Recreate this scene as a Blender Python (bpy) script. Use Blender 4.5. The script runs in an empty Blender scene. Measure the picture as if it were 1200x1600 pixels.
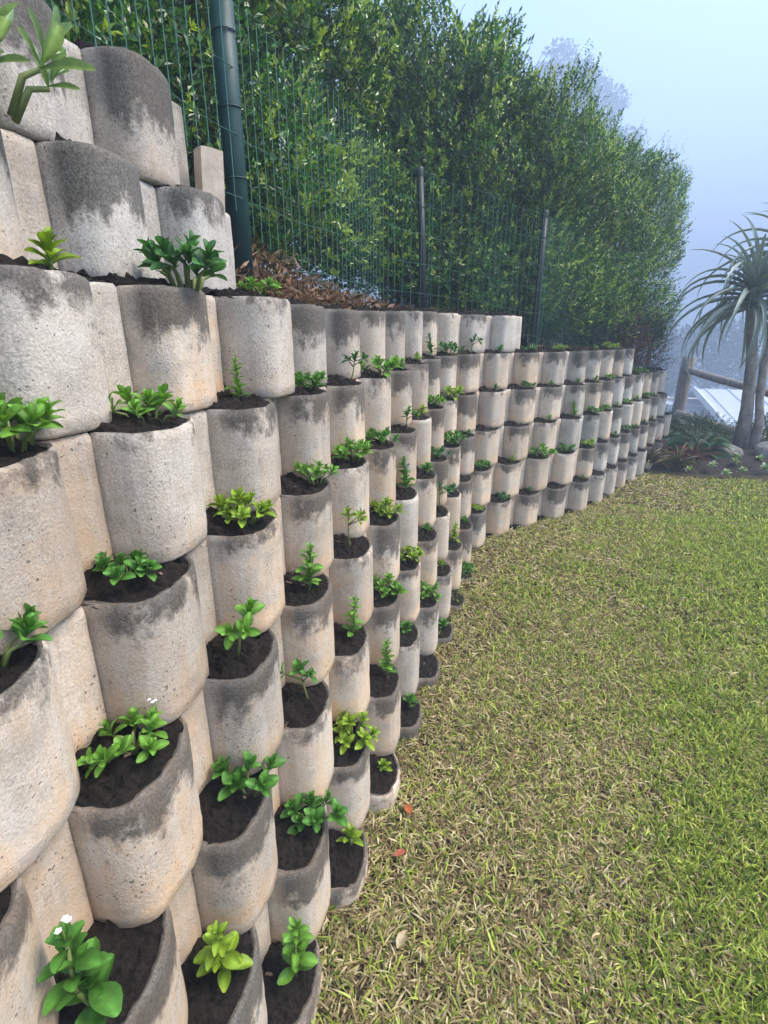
import bpy, math, random
import numpy as np
from mathutils import Matrix, Vector, Euler

R = math.radians
sc = bpy.context.scene
col = sc.collection
rng = np.random.default_rng(7)
random.seed(7)

# ------------------------------------------------------------------ camera
EYE = 1.35
cam_d = bpy.data.cameras.new("camera")
cam_d.sensor_fit = 'VERTICAL'
cam_d.sensor_height = 36.0
cam_d.lens = 18.0
cam_d.clip_start = 0.02
cam_d.clip_end = 2000
cam = bpy.data.objects.new("camera", cam_d)
col.objects.link(cam)
cam.location = (0, 0, EYE)
cam.rotation_euler = (R(90 - 18.8), 0, 0)
sc.camera = cam

# ------------------------------------------------------------------ sky, sun, exposure
SUN_EL, SUN_AZ = 55.0, 95.0          # degrees; azimuth clockwise from +Y
w = bpy.data.worlds.new("World")
sc.world = w
w.use_nodes = True
wn = w.node_tree
sky = wn.nodes.new('ShaderNodeTexSky')
sky.sky_type = 'NISHITA'
sky.sun_disc = False
sky.sun_elevation = R(SUN_EL)
sky.sun_rotation = R(SUN_AZ)
sky.air_density = 1.0
sky.dust_density = 1.9
bg = wn.nodes['Background']
bg.inputs['Strength'].default_value = 0.13
wn.links.new(sky.outputs[0], bg.inputs['Color'])
sun_d = bpy.data.lights.new("sun", 'SUN')
sun_d.energy = 1.5
sun_d.angle = R(25)
sun_d.color = (1.0, 0.92, 0.82)
sun = bpy.data.objects.new("sun", sun_d)
col.objects.link(sun)
sd = Vector((math.sin(R(SUN_AZ)) * math.cos(R(SUN_EL)), math.cos(R(SUN_AZ)) * math.cos(R(SUN_EL)), math.sin(R(SUN_EL))))
sun.rotation_euler = (-sd).to_track_quat('-Z', 'Y').to_euler()
sc.view_settings.view_transform = 'Standard'
sc.view_settings.look = 'None'
sc.view_settings.gamma = 1.0
sc.view_settings.use_curve_mapping = False
sc.view_settings.exposure = 2.45
sc.render.engine = 'CYCLES'
sc.cycles.volume_bounces = 2
sc.cycles.max_bounces = 8
sc.cycles.transparent_max_bounces = 8

# ------------------------------------------------------------------ helpers
def tag(o, label=None, cat=None, group=None, kind=None):
    if label: o['label'] = label
    if cat: o['category'] = cat
    if group: o['group'] = group
    if kind: o['kind'] = kind
    return o

def link(o, parent=None):
    col.objects.link(o)
    if parent is not None:
        o.parent = parent
    return o

def empty(name, loc=(0, 0, 0), rz=0.0):
    o = bpy.data.objects.new(name, None)
    o.empty_display_size = 0.05
    o.location = loc
    o.rotation_euler = (0, 0, rz)
    return link(o)

def mesh(name, verts, faces, mat=None, smooth=True, colors=None):
    """verts (n,3); faces: a list of index tuples or an (m,k) array; colors (n,3) per vertex."""
    me = bpy.data.meshes.new(name)
    verts = np.asarray(verts, dtype=np.float32)
    if isinstance(faces, np.ndarray):
        m, k = faces.shape
        me.vertices.add(len(verts))
        me.vertices.foreach_set('co', verts.ravel())
        me.loops.add(m * k)
        me.loops.foreach_set('vertex_index', faces.astype(np.int32).ravel())
        me.polygons.add(m)
        me.polygons.foreach_set('loop_start', np.arange(0, m * k, k, dtype=np.int32))
        me.update(calc_edges=True)
    else:
        me.from_pydata(verts.tolist(), [], [tuple(int(i) for i in f) for f in faces])
    if colors is not None:
        at = me.color_attributes.new('Col', 'FLOAT_COLOR', 'POINT')
        c4 = np.ones((len(verts), 4), dtype=np.float32)
        c4[:, :3] = colors
        at.data.foreach_set('color', c4.ravel())
    me.polygons.foreach_set('use_smooth', np.full(len(me.polygons), smooth, dtype=bool))
    if mat is not None:
        me.materials.append(mat)
    me.update()
    return me

def obj(name, me, parent=None, loc=None, rot=None, scale=None):
    o = bpy.data.objects.new(name, me)
    if loc is not None: o.location = loc
    if rot is not None: o.rotation_euler = rot
    if scale is not None: o.scale = scale
    return link(o, parent)

def grid_faces(nu, nv, wrap=False):
    """quads of a (nu rows) x (nv columns) vertex grid; wrap joins the last column to the first"""
    i = np.arange(nu - 1)[:, None]
    j = np.arange(nv if wrap else nv - 1)[None, :]
    a = i * nv + j
    b = i * nv + (j + 1) % nv
    return np.stack([a, b, b + nv, a + nv], -1).reshape(-1, 4)

_T = rng.random((64, 64, 64)).astype(np.float32)
def vnoise(p, scale=1.0, seed=0):
    """smooth value noise 0..1 at points p (n,3)"""
    p = np.asarray(p, dtype=np.float64) * scale + seed * 17.31
    i = np.floor(p).astype(int)
    fr = p - i
    fr = fr * fr * (3 - 2 * fr)
    out = 0
    for dx in (0, 1):
        for dy in (0, 1):
            for dz in (0, 1):
                wgt = ((fr[:, 0] if dx else 1 - fr[:, 0]) * (fr[:, 1] if dy else 1 - fr[:, 1]) * (fr[:, 2] if dz else 1 - fr[:, 2]))
                out = out + wgt * _T[(i[:, 0] + dx) % 64, (i[:, 1] + dy) % 64, (i[:, 2] + dz) % 64]
    return out

def fbm(p, scale=1.0, seed=0, octv=3):
    s, a, t = 0, 1.0, 0
    for k in range(octv):
        s = s + a * vnoise(p, scale * 2 ** k, seed + k)
        t += a
        a *= 0.5
    return s / t

def sstep(a, b, x):
    t = np.clip((np.asarray(x, dtype=float) - a) / (b - a), 0, 1)
    return t * t * (3 - 2 * t)

def tube(path, radii, sides=8, cap=True):
    """verts, faces of a tube along path (list of 3-vectors)"""
    P = [Vector(p) for p in path]
    vs, fs = [], []
    up = Vector((0.31, 0.17, 0.93))
    for i, p in enumerate(P):
        d = (P[min(i + 1, len(P) - 1)] - P[max(i - 1, 0)]).normalized()
        a = d.cross(up)
        if a.length < 1e-3: a = d.cross(Vector((1, 0, 0)))
        a.normalize()
        b = d.cross(a).normalized()
        r = radii[i] if hasattr(radii, '__len__') else radii
        for k in range(sides):
            t = 2 * math.pi * k / sides
            vs.append(p + (a * math.cos(t) + b * math.sin(t)) * r)
    n = len(P)
    for i in range(n - 1):
        for k in range(sides):
            k2 = (k + 1) % sides
            fs.append((i * sides + k, i * sides + k2, (i + 1) * sides + k2, (i + 1) * sides + k))
    if cap:
        fs.append(tuple(range(sides))[::-1])
        fs.append(tuple((n - 1) * sides + k for k in range(sides)))
    return [tuple(v) for v in vs], fs

class MB:
    """collects pieces into one mesh"""
    def __init__(s): s.v, s.f, s.c = [], [], []
    def add(s, v, f, c=None):
        n = len(s.v)
        s.v += [tuple(x) for x in v]
        s.f += [tuple(int(i) + n for i in q) for q in f]
        s.c += [c or (1, 1, 1)] * len(v)
        return s
    def mesh(s, name, mat, smooth=True):
        return mesh(name, s.v, s.f, mat, smooth, np.array(s.c))

# ------------------------------------------------------------------ materials
class NT:
    def __init__(s, name):
        s.m = bpy.data.materials.new(name)
        s.m.use_nodes = True
        s.t = s.m.node_tree
        s.b = s.t.nodes['Principled BSDF']
        s.out = s.t.nodes['Material Output']
    def n(s, typ, **kw):
        nd = s.t.nodes.new(typ)
        for k, v in kw.items():
            if k.startswith('i_'):
                nd.inputs[k[2:].replace('_', ' ')].default_value = v
            else:
                setattr(nd, k, v)
        return nd
    def l(s, a, b): s.t.links.new(a, b)
    def noise(s, vec, scale, detail=4, rough=.55, w=None):
        nd = s.n('ShaderNodeTexNoise')
        nd.inputs['Scale'].default_value = scale
        nd.inputs['Detail'].default_value = detail
        nd.inputs['Roughness'].default_value = rough
        if vec is not None: s.l(vec, nd.inputs['Vector'])
        return nd.outputs['Fac']
    def ramp(s, fac, stops):
        nd = s.n('ShaderNodeValToRGB')
        el = nd.color_ramp.elements
        while len(el) < len(stops): el.new(0.5)
        for e, (p, c) in zip(el, stops):
            e.position = p
            e.color = (c, c, c, 1) if isinstance(c, (int, float)) else (*c, 1)
        s.l(fac, nd.inputs['Fac'])
        return nd.outputs['Color']
    def math(s, op, a, b=None, c=None, clamp=False):
        nd = s.n('ShaderNodeMath', operation=op, use_clamp=clamp)
        for i, x in enumerate((a, b, c)):
            if x is None: continue
            if isinstance(x, (int, float)): nd.inputs[i].default_value = x
            else: s.l(x, nd.inputs[i])
        return nd.outputs[0]
    def mix(s, fac, a, b, mode='MIX'):
        nd = s.n('ShaderNodeMix', data_type='RGBA', blend_type=mode)
        for key, x in ((0, fac), (6, a), (7, b)):
            if isinstance(x, (int, float)): nd.inputs[key].default_value = x
            elif isinstance(x, tuple): nd.inputs[key].default_value = (*x, 1)
            else: s.l(x, nd.inputs[key])
        return nd.outputs[2]
    def bump(s, h, strength, dist):
        nd = s.n('ShaderNodeBump')
        nd.inputs['Strength'].default_value = strength
        nd.inputs['Distance'].default_value = dist
        s.l(h, nd.inputs['Height'])
        s.l(nd.outputs[0], s.b.inputs['Normal'])
    def base(s, c, rough=None):
        if isinstance(c, tuple): s.b.inputs['Base Color'].default_value = (*c, 1)
        else: s.l(c, s.b.inputs['Base Color'])
        if rough is not None: s.b.inputs['Roughness'].default_value = rough
    def objco(s):
        return s.n('ShaderNodeTexCoord').outputs['Object']

H, PITCH = 0.25, 0.315                  # block height and width
PROT = 0.092                            # how far the rounded front stands out
RW = 0.235                              # width of the rounded front

def m_concrete():
    t = NT('weathered_concrete')
    co = t.objco()
    oi = t.n('ShaderNodeObjectInfo')
    sep = t.n('ShaderNodeSeparateColor'); t.l(oi.outputs['Color'], sep.inputs[0])
    stain_k, orange_k, light_k = sep.outputs
    # each block looks into its own piece of the noise
    off = t.n('ShaderNodeVectorMath', operation='MULTIPLY_ADD')
    comb = t.n('ShaderNodeCombineXYZ')
    rnd = t.math('MULTIPLY', oi.outputs['Random'], 37.0)
    t.l(rnd, comb.inputs[0]); t.l(t.math('MULTIPLY', rnd, 1.7), comb.inputs[1]); t.l(t.math('MULTIPLY', rnd, 2.3), comb.inputs[2])
    t.l(co, off.inputs[0]); off.inputs[1].default_value = (1, 1, 1); t.l(comb.outputs[0], off.inputs[2])
    v = off.outputs[0]
    xyz = t.n('ShaderNodeSeparateXYZ'); t.l(co, xyz.inputs[0])
    x, y, z = xyz.outputs
    big = t.noise(v, 9, 5, .6)
    mid = t.noise(v, 38, 5, .65)
    fine = t.noise(v, 220, 4, .7)
    c = t.ramp(big, [(.28, (.34, .315, .275)), (.5, (.52, .49, .44)), (.72, (.68, .65, .595))])
    c = t.mix(t.math('MULTIPLY', t.ramp(mid, [(.35, 0), (.7, 1)]), .5), c, (.54, .515, .47))
    c = t.mix(.75, c, t.ramp(fine, [(.3, (.22, .21, .20)), (.52, (.53, .515, .49)), (.72, (.86, .84, .80))]), 'OVERLAY')
    # warm soil splash low on the face, warm blocks as a whole
    low = t.math('SUBTRACT', 1.0, t.ramp(z, [(.0, 0), (.10, 1)]))
    org = t.math('MULTIPLY', t.math('ADD', t.math('MULTIPLY', low, 1.1), .85), orange_k)
    org = t.math('MULTIPLY', org, t.ramp(t.noise(v, 14, 4, .6), [(.3, .25), (.62, 1)]), clamp=True)
    c = t.mix(org, c, t.mix(mid, (.63, .40, .22), (.73, .56, .39)))
    # faint run marks down the face
    run = t.n('ShaderNodeMapping'); run.inputs['Scale'].default_value = (60, 60, 4); t.l(v, run.inputs['Vector'])
    c = t.mix(t.ramp(t.noise(run.outputs[0], 1.0, 3, .6), [(.45, 0), (.7, .35)]), c, (.70, .67, .61))
    # grey weathering in broad patches
    wz = t.ramp(t.noise(v, 5.5, 6, .7), [(.52, 0), (.68, .45)])
    c = t.mix(wz, c, (.24, .225, .20))
    # per block lightness
    c = t.mix(1.0, c, t.ramp(light_k, [(0, .62), (1, 1.0)]), 'MULTIPLY')
    # soot-dark algae running down from the pocket rim, only on the rounded front
    drip = t.n('ShaderNodeMapping'); drip.inputs['Scale'].default_value = (26, 26, 5)
    t.l(v, drip.inputs['Vector'])
    dn = t.noise(drip.outputs[0], 1.0, 4, .6)
    blot = t.noise(v, 13, 6, .72)
    top = t.math('DIVIDE', t.math('SUBTRACT', z, H * .34), H * .60)
    s1 = t.math('ADD', top, t.math('MULTIPLY', t.math('SUBTRACT', dn, .5), .7))
    s1 = t.math('ADD', s1, t.math('MULTIPLY', t.math('SUBTRACT', blot, .5), 1.7))
    s1 = t.math('ADD', s1, t.math('MULTIPLY', t.math('SUBTRACT', stain_k, 1.0), .75))
    front = t.ramp(y, [(.01, .22), (.045, 1)])
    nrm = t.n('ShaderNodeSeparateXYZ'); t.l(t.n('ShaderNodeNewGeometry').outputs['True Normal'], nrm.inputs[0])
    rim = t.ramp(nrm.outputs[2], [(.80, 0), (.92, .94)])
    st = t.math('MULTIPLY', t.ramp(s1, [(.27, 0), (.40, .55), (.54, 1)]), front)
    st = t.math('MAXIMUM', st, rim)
    st = t.math('MULTIPLY', st, t.ramp(fine, [(.25, 1), (.75, .72)]))
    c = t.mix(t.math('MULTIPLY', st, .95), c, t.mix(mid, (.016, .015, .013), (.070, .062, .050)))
    # pits and pinholes
    wv = t.n('ShaderNodeVectorMath', operation='MULTIPLY_ADD')
    nz = t.n('ShaderNodeTexNoise'); nz.inputs['Scale'].default_value = 120; t.l(v, nz.inputs['Vector'])
    t.l(nz.outputs['Color'], wv.inputs[0]); wv.inputs[1].default_value = (.012, .012, .006); t.l(v, wv.inputs[2])
    vo = t.n('ShaderNodeTexVoronoi'); vo.inputs['Scale'].default_value = 150; t.l(wv.outputs[0], vo.inputs['Vector'])
    vr = t.n('ShaderNodeSeparateColor'); t.l(vo.outputs['Color'], vr.inputs[0])
    dens = t.math('MULTIPLY', t.ramp(t.noise(v, 16, 4, .6), [(.40, .08), (.70, .46)]), t.math('POWER', vr.outputs[0], 1.5))
    pit = t.math('LESS_THAN', vo.outputs['Distance'], dens)
    c = t.mix(t.math('MULTIPLY', pit, .75), c, (.06, .052, .045))
    t.base(c, .92)
    hgt = t.math('ADD', t.math('MULTIPLY', fine, .55), t.math('MULTIPLY', mid, .8))
    hgt = t.math('SUBTRACT', hgt, t.math('MULTIPLY', pit, 1.0))
    t.bump(hgt, .9, .004)
    return t.m

def m_soil(name, dark=(.008, .007, .007), lite=(.035, .027, .022), scale=70):
    t = NT(name)
    co = t.n('ShaderNodeNewGeometry').outputs['Position']
    a = t.noise(co, scale, 6, .7)
    c = t.ramp(a, [(.35, dark), (.62, lite), (.78, tuple(x * 2.4 for x in lite))])
    t.base(c, .95)
    t.b.inputs['Specular IOR Level'].default_value = .2
    t.bump(a, 1.0, .012)
    return t.m

def m_leaf(name, rough=.42, trans=.35, tint=(1, 1, 1), spec=.4, vary=.35):
    """foliage: colour from the mesh's own leaf colours, a little of each object's own shade"""
    t = NT(name)
    at = t.n('ShaderNodeVertexColor', layer_name='Col')
    oi = t.n('ShaderNodeObjectInfo')
    co = t.n('ShaderNodeNewGeometry').outputs['Position']
    c = t.mix(1.0, at.outputs[0], tint, 'MULTIPLY')
    k = t.ramp(t.noise(co, 45, 3, .6), [(.25, 1 - vary), (.75, 1 + vary * .3)])
    c = t.mix(1.0, c, k, 'MULTIPLY')
    t.base(c, rough)
    t.b.inputs['Specular IOR Level'].default_value = spec
    tr = t.n('ShaderNodeBsdfTranslucent')
    t.l(t.mix(1.0, c, (1.15, 1.25, .6), 'MULTIPLY'), tr.inputs['Color'])
    mx = t.n('ShaderNodeMixShader'); mx.inputs[0].default_value = trans
    t.l(t.b.outputs[0], mx.inputs[1]); t.l(tr.outputs[0], mx.inputs[2]); t.l(mx.outputs[0], t.out.inputs['Surface'])
    return t.m

def m_plain(name, stops, scale=20, rough=.8, bump=(.4, .004), metal=0.0, stretch=None, detail=5):
    t = NT(name)
    co = t.objco()
    if stretch:
        mp = t.n('ShaderNodeMapping'); mp.inputs['Scale'].default_value = stretch
        t.l(co, mp.inputs['Vector']); co = mp.outputs[0]
    a = t.noise(co, scale, detail, .65)
    t.base(t.ramp(a, stops), rough)
    t.b.inputs['Metallic'].default_value = metal
    t.bump(a, *bump)
    return t.m

M = {}
M['concrete'] = m_concrete()
M['soil'] = m_soil('dark_potting_soil', (.005, .0045, .004), (.028, .021, .016), 110)
M['litter_ground'] = m_soil('leaf_litter_ground', (.02, .014, .01), (.085, .055, .035), 40)
M['bed'] = m_soil('garden_bed_soil', (.012, .011, .011), (.05, .04, .034), 45)

M['chip'] = m_plain('bark_chip', [(.3, (.05, .03, .02)), (.55, (.14, .08, .055)), (.75, (.34, .27, .20))], 60, .9)
# ------------------------------------------------------------------ the wall's line in plan
AZ0, AZ1 = R(18.5), R(40.5)
O0 = -0.38
S_END = 7.42
_ds = 0.01
_S = np.arange(-2.0, 14.0, _ds)
_az = AZ0 + (R(56) - AZ0) * sstep(3.05, 3.62, _S) + (AZ1 - R(56)) * sstep(4.3, 4.9, _S)   # straight, then a bay, then straight again
_X = np.cumsum(np.sin(_az)) * _ds
_Y = np.cumsum(np.cos(_az)) * _ds
_i0 = int(round(2.0 / _ds))
_X += (O0 * math.cos(AZ0)) - _X[_i0]
_Y += (-O0 * math.sin(AZ0)) - _Y[_i0]
def wall_pt(s, off=0.0):
    """plan point at arc length s of the lowest course's front, moved 'off' metres back into the bank"""
    x = np.interp(s, _S, _X); y = np.interp(s, _S, _Y); a = np.interp(s, _S, _az)
    return x - off * np.cos(a), y + off * np.sin(a), a

# each course: how far it is stepped back, where its first joint falls, where it ends (arc length of the lowest course)
OFFS = [0, .05, .10, .15, .21, .275, .36, .50, .58, .64]
PHASE = [.24, .08, .24, .075, .22, .035, .225, .23, .15, .24]
COURSE_END = {0: 7.3, 1: S_END, 2: S_END, 3: S_END, 4: S_END, 5: 6.30, 6: 4.12, 7: 1.56, 8: 1.45, 9: .27}
COURSE_START = -0.75
def z_drop(s):
    """the courses dip a little towards the near end"""
    return -.05 * (1 - sstep(1.7, 3.3, s))

def front_profile(n, k=1.0):
    """plan of the rounded front: steep near flank, flat nose, long soft far shoulder"""
    t = np.linspace(0, 1, n)
    px = RW * (t ** 1.25 * .55 + .45 * t)
    u = px / RW
    near = np.clip(u / .26, 0, 1); far_ = np.clip((1 - u) / .66, 0, 1)
    y = (1 - (1 - near) ** 2.4) ** .55 * (1 - (1 - far_) ** 2.3) ** .66
    y = PROT * y
    y[0] = -.014
    return px, y

def build_block_mesh(name, seed):
    r = np.random.default_rng(seed)
    n = 25
    px, py = front_profile(n)
    px = np.append(px, [RW + .02, RW + .045, PITCH - .006, PITCH - .001])
    py = np.append(py, [.0, .001, .001, -.004])
    py[n - 1] = .001
    nc = len(px)
    zs = np.array([0, .006, .03, .06, .095, .13, .165, .20, .228, H - .010, H - .003])
    ins = np.array([.006, .0, 0, 0, 0, 0, 0, 0, 0, .001, .006])
    V = []
    cx, cy = RW / 2, 0.0
    for zi, i_ in zip(zs, ins):
        for a, b in zip(px, py):
            d = math.hypot(a - cx, b - cy) + 1e-6
            k = i_ if a < RW else 0
            V.append((a - (a - cx) / d * k, b - (b - cy) / d * k - (i_ if a >= RW else 0), zi))
    V = np.array(V)
    nz = len(zs)
    # uneven cast faces and chipped arrises
    dn = (fbm(V, 14, seed, 3) - .5) * .0035 + (fbm(V, 60, seed + 5, 2) - .5) * .003
    edge = np.minimum(np.abs(V[:, 2]), np.abs(H - V[:, 2])) < .008
    dn -= edge * np.clip(fbm(V, 45, seed + 9, 2) - .5, 0, 1) * .012
    V[:, 1] += dn
    V[edge & (V[:, 2] > .1), 2] -= np.clip(fbm(V[edge & (V[:, 2] > .1)], 30, seed + 3, 2) - .5, 0, 1) * .010
    F = [tuple(q) for q in grid_faces(nz, nc)]
    F = [q[::-1] for q in F]
    vl = V.tolist()
    top_outer = (nz - 1) * nc
    topr = len(vl)                      # the top face has vertices of its own, so the arris stays crisp
    vl += [list(p) for p in vl[top_outer:top_outer + nc]]
    # rim of the pocket, its inner wall, its floor
    ring1, ring2 = [], []
    k = .93
    for i in range(n):
        a, b, zt = vl[topr + i]
        qx, qy = cx + (a - cx) * k, (max(b, 0) * k if 0 < i < n - 1 else -.16)
        ring1.append(len(vl)); vl.append([qx, qy, zt - .002 + r.normal() * .0012])
    for i in range(n):
        a, b, zt = vl[ring1[i]]
        ring2.append(len(vl)); vl.append([a, b, H - .05])
    for i in range(n - 1):
        F.append((topr + i, topr + i + 1, ring1[i + 1], ring1[i]))
        F.append((ring1[i], ring1[i + 1], ring2[i + 1], ring2[i]))
    F.append(tuple(ring2[::-1]))
    # body behind the face
    D = -.20
    bt = [len(vl), len(vl) + 1]
    vl += [[PITCH - .001, D, H - .003], [0, D, H - .003]]
    bb = [len(vl), len(vl) + 1]
    vl += [[PITCH - .001, D, 0], [0, D, 0]]
    F.append(tuple([topr + i for i in range(n - 1, nc)] + bt + [topr, ring1[0], ring1[-1]]))
    F.append((ring1[0], ring2[0], ring2[-1], ring1[-1]))
    F.append(tuple([i * nc + nc - 1 for i in range(nz)] + [bt[0], bb[0]]))
    F.append(tuple([i * nc for i in range(nz)][::-1] + [bb[1], bt[1]]))
    F.append((bt[0], bt[1], bb[1], bb[0]))
    F.append(tuple(list(range(nc))[::1] + [bb[0], bb[1]]))
    me = mesh(name, vl, F, M['concrete'], True)
    return me

FPX, FPY = front_profile(25)
def build_soil_mesh(name, seed):
    nu, nv = 20, 30
    V = []
    for i in range(nu):
        u = i / (nu - 1)
        for j in range(nv):
            v = j / (nv - 1)
            fx = .004 + v * (PITCH - .008)
            fy = max(float(np.interp(fx, FPX, FPY)) * .93 if fx < RW else 0.0, -.004) - .004
            bx, by = fx, -.155
            V.append((fx + (bx - fx) * u, fy + (by - fy) * u, 0))
    V = np.array(V)
    u = np.repeat(np.linspace(0, 1, nu), nv)
    amp = .25 + .75 * sstep(0, .22, u)
    z = H - .007 + .020 * sstep(0, .5, u) + ((fbm(V, 28, seed, 2) - .5) * .034 + (fbm(V, 80, seed + 4, 3) - .5) * .040) * amp
    V[:, 2] = z
    r = np.random.default_rng(seed)
    V[:, :2] += (r.random((len(V), 2)) - .5) * .005 * amp[:, None]
    F = [tuple(q) for q in grid_faces(nu, nv)]
    V = V.tolist()
    base_n = len(F)
    for k in range(6):                     # bark chips and dead leaf bits lying in the soil
        a = V[int(r.integers(nv, nu * nv - nv))]
        p, l, w_, t = np.array(a) + (0, 0, .004), r.uniform(.003, .010), r.uniform(.0015, .004), r.uniform(0, 6.28)
        d, e_ = np.array([math.cos(t), math.sin(t), r.normal() * .3]) * l, np.array([-math.sin(t), math.cos(t), r.normal() * .3]) * w_
        b = len(V)
        V += [list(p - d - e_), list(p + d - e_), list(p + d * .8 + e_), list(p - d * .9 + e_)]
        F.append((b, b + 1, b + 2, b + 3))
    me = mesh(name, V, F, M['soil'], False)
    me.materials.append(M['chip'])
    for q in me.polygons[base_n:]: q.material_index = 1
    return me

BLOCKS = [build_block_mesh('concrete_block', 100 + k) for k in range(7)]
SOILS = [build_soil_mesh('soil', 200 + k) for k in range(6)]

wall_root = empty('retaining_wall', (wall_pt(0)[0], wall_pt(0)[1], 0))
tag(wall_root, 'long curving retaining wall of stacked grey concrete planter blocks beside the lawn', 'wall')
bpy.context.view_layer.update()
W_INV = Matrix.Translation(-wall_root.location)
POCKETS = {}          # (course, index) -> (world position of pocket centre on the soil, azimuth)
r_ = np.random.default_rng(11)
for c in range(0, 10):
    off = OFFS[c] + PROT       # recess line of this course
    phase = PHASE[c]
    # arc length on this course's own line, blocks every PITCH
    ss = np.arange(-1.2, COURSE_END[c] + 1e-6, .005)
    xx, yy, aa = wall_pt(ss, off)
    ln = np.concatenate([[0], np.cumsum(np.hypot(np.diff(xx), np.diff(yy)))]) - 1.2
    k = 0
    pos = phase - 5 * PITCH
    while True:
        pos0 = pos + k * PITCH
        if pos0 + PITCH > ln[-1]: break
        k += 1
        if pos0 < COURSE_START: continue
        s0 = np.interp(pos0, ln, ss)
        s1 = np.interp(pos0 + PITCH, ln, ss)
        x0, y0, _ = wall_pt(s0, off)
        x1, y1, _ = wall_pt(s1, off)
        ang = math.atan2(y1 - y0, x1 - x0)
        # local x runs along the wall away from the camera, local y must point out of the bank (to the right)
        ex = Vector((math.cos(ang), math.sin(ang), 0))
        ey = Vector((ex.y, -ex.x, 0))
        jit = r_.normal(size=3)
        z0 = (c - 1) * H + float(z_drop(s0))
        if c == 6 and 1.05 < s0 < 1.3: jit[0] = 14      # one block of the top course stands proud
        m4 = Matrix(((ex.x, ey.x, 0, x0 + ey.x * jit[0] * .003), (ex.y, ey.y, 0, y0 + ey.y * jit[0] * .003), (0, 0, 1, z0), (0, 0, 0, 1)))
        m4 = m4 @ Matrix.Rotation(jit[1] * .008, 4, 'Z') @ Matrix.Rotation(jit[2] * .004, 4, 'Y')
        idx = k
        b = bpy.data.objects.new('concrete_block', BLOCKS[r_.integers(len(BLOCKS))])
        link(b, wall_root)
        b.matrix_local = W_INV @ m4
        near = float(sstep(5.5, 1.0, pos0))
        warm = {0: .8, 1: .75, 2: .8, 3: .75, 4: .72, 5: .58, 6: .32, 7: .2, 8: .15, 9: .15}[c] * (.45 + .55 * float(1 - sstep(3.9, 5.0, pos0)))
        b.color = (float(np.clip(r_.normal(.58, .40) + (.42 if c >= 7 else 0) + (.2 if c <= 1 else 0), 0, 1.25)),
                   float(np.clip(warm + r_.normal() * .2, 0, 1)), float(np.clip(r_.normal(.72, .28), 0, 1)), 1)
        sl = bpy.data.objects.new('soil', SOILS[r_.integers(len(SOILS))])
        link(sl, b)
        cpos = m4 @ Vector((RW / 2, .035, H - .004))
        POCKETS[(c, idx)] = (cpos, ang)

M['paver'] = m_plain('beige_paver', [(.3, (.40, .33, .25)), (.7, (.60, .52, .42))], 25, .9, (.6, .004))
def rough_box(name, sx, sy, sz, mat, seed, n=5):
    V, F = [], []
    for ax in range(3):
        for sg in (-1, 1):
            b = len(V)
            for i in range(n):
                for j in range(n):
                    p = [0, 0, 0]; p[ax] = sg; p[(ax + 1) % 3] = 2 * i / (n - 1) - 1; p[(ax + 2) % 3] = 2 * j / (n - 1) - 1
                    V.append(p)
            q = grid_faces(n, n) + b
            F += [tuple(f)[::-1] if sg < 0 else tuple(f) for f in q]
    V = np.array(V, dtype=float)
    rr = np.linalg.norm(V, axis=1)
    V *= (1 - .035 * np.clip(rr - 1.25, 0, 1))[:, None]
    V += (fbm(V, 3, seed, 2)[:, None] - .5) * .06
    return mesh(name, V * np.array([[sx, sy, sz]]) / 2, F, mat, False)
x, y, a = wall_pt(1.40, .60)
tag(obj('paver', rough_box('paver', .062, .055, .20, M['paver'], 5), None, (x, y, 1.735), (.03, .05, -a + 1.0)), 'beige paver standing upright on the wall beside the corner post', 'paver')

# ------------------------------------------------------------------ ground
def gz(x, y):
    return -.12 * (1 - sstep(1.2, 3.6, y))
M['lawn_soil'] = m_soil('lawn_thatch_soil', (.022, .018, .010), (.09, .07, .036), 90)
n = 60
gx = np.concatenate([np.linspace(-380, -60, 8), np.linspace(-50, -3, 8), np.linspace(-2, 8, 40), np.linspace(9, 60, 14), np.linspace(80, 400, 8)])
gy = np.concatenate([np.linspace(-60, -2, 8), np.linspace(-1, 12, 50), np.linspace(13, 60, 14), np.linspace(80, 400, 8)])
XX, YY = np.meshgrid(gx, gy)
# the garden is a level terrace; beyond the pole fence the hillside falls away
dist = (XX - 5.2) * .55 + (YY - 7.3) * .83
ZZ = -9.5 * sstep(-.5, 34, dist) + gz(XX, YY)
G = np.stack([XX.ravel(), YY.ravel(), ZZ.ravel()], -1)
lawn = obj('lawn_ground', mesh('lawn_ground', G, grid_faces(len(gy), len(gx)), M['lawn_soil']))
tag(lawn, kind='structure')


# ------------------------------------------------------------------ the bank behind the wall
def level(s):
    return np.interp(s, [-1, 1.25, 1.7, 2.5, 4.0, 4.3, 6.1, 6.6, 7.3, 7.9, 11, 14], [2.0, 1.95, 1.70, 1.49, 1.46, 1.22, 1.20, .95, .92, .35, -2.2, -4.4])
bs = np.concatenate([np.arange(-1.6, 10, .12), np.arange(10, 13.6, .6)])
bd = np.concatenate([np.arange(.50, 2.6, .10), np.array([3, 4, 6, 9, 14, 22, 34, 48, 80])])
SS, DD = np.meshgrid(bs, bd)
bx, by, _ = wall_pt(SS.ravel(), np.maximum(DD.ravel(), np.interp(SS.ravel(), [0, 1.6, 1.9, 14], [.80, .78, .52, .50])))
bz = level(SS.ravel()) + .10 * np.clip(DD.ravel() - .7, 0, 4) + .17 * np.clip(DD.ravel() - 4.7, 0, 100) + (fbm(np.stack([bx, by, bx * 0], -1), 4, 3, 3) - .5) * .10
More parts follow.
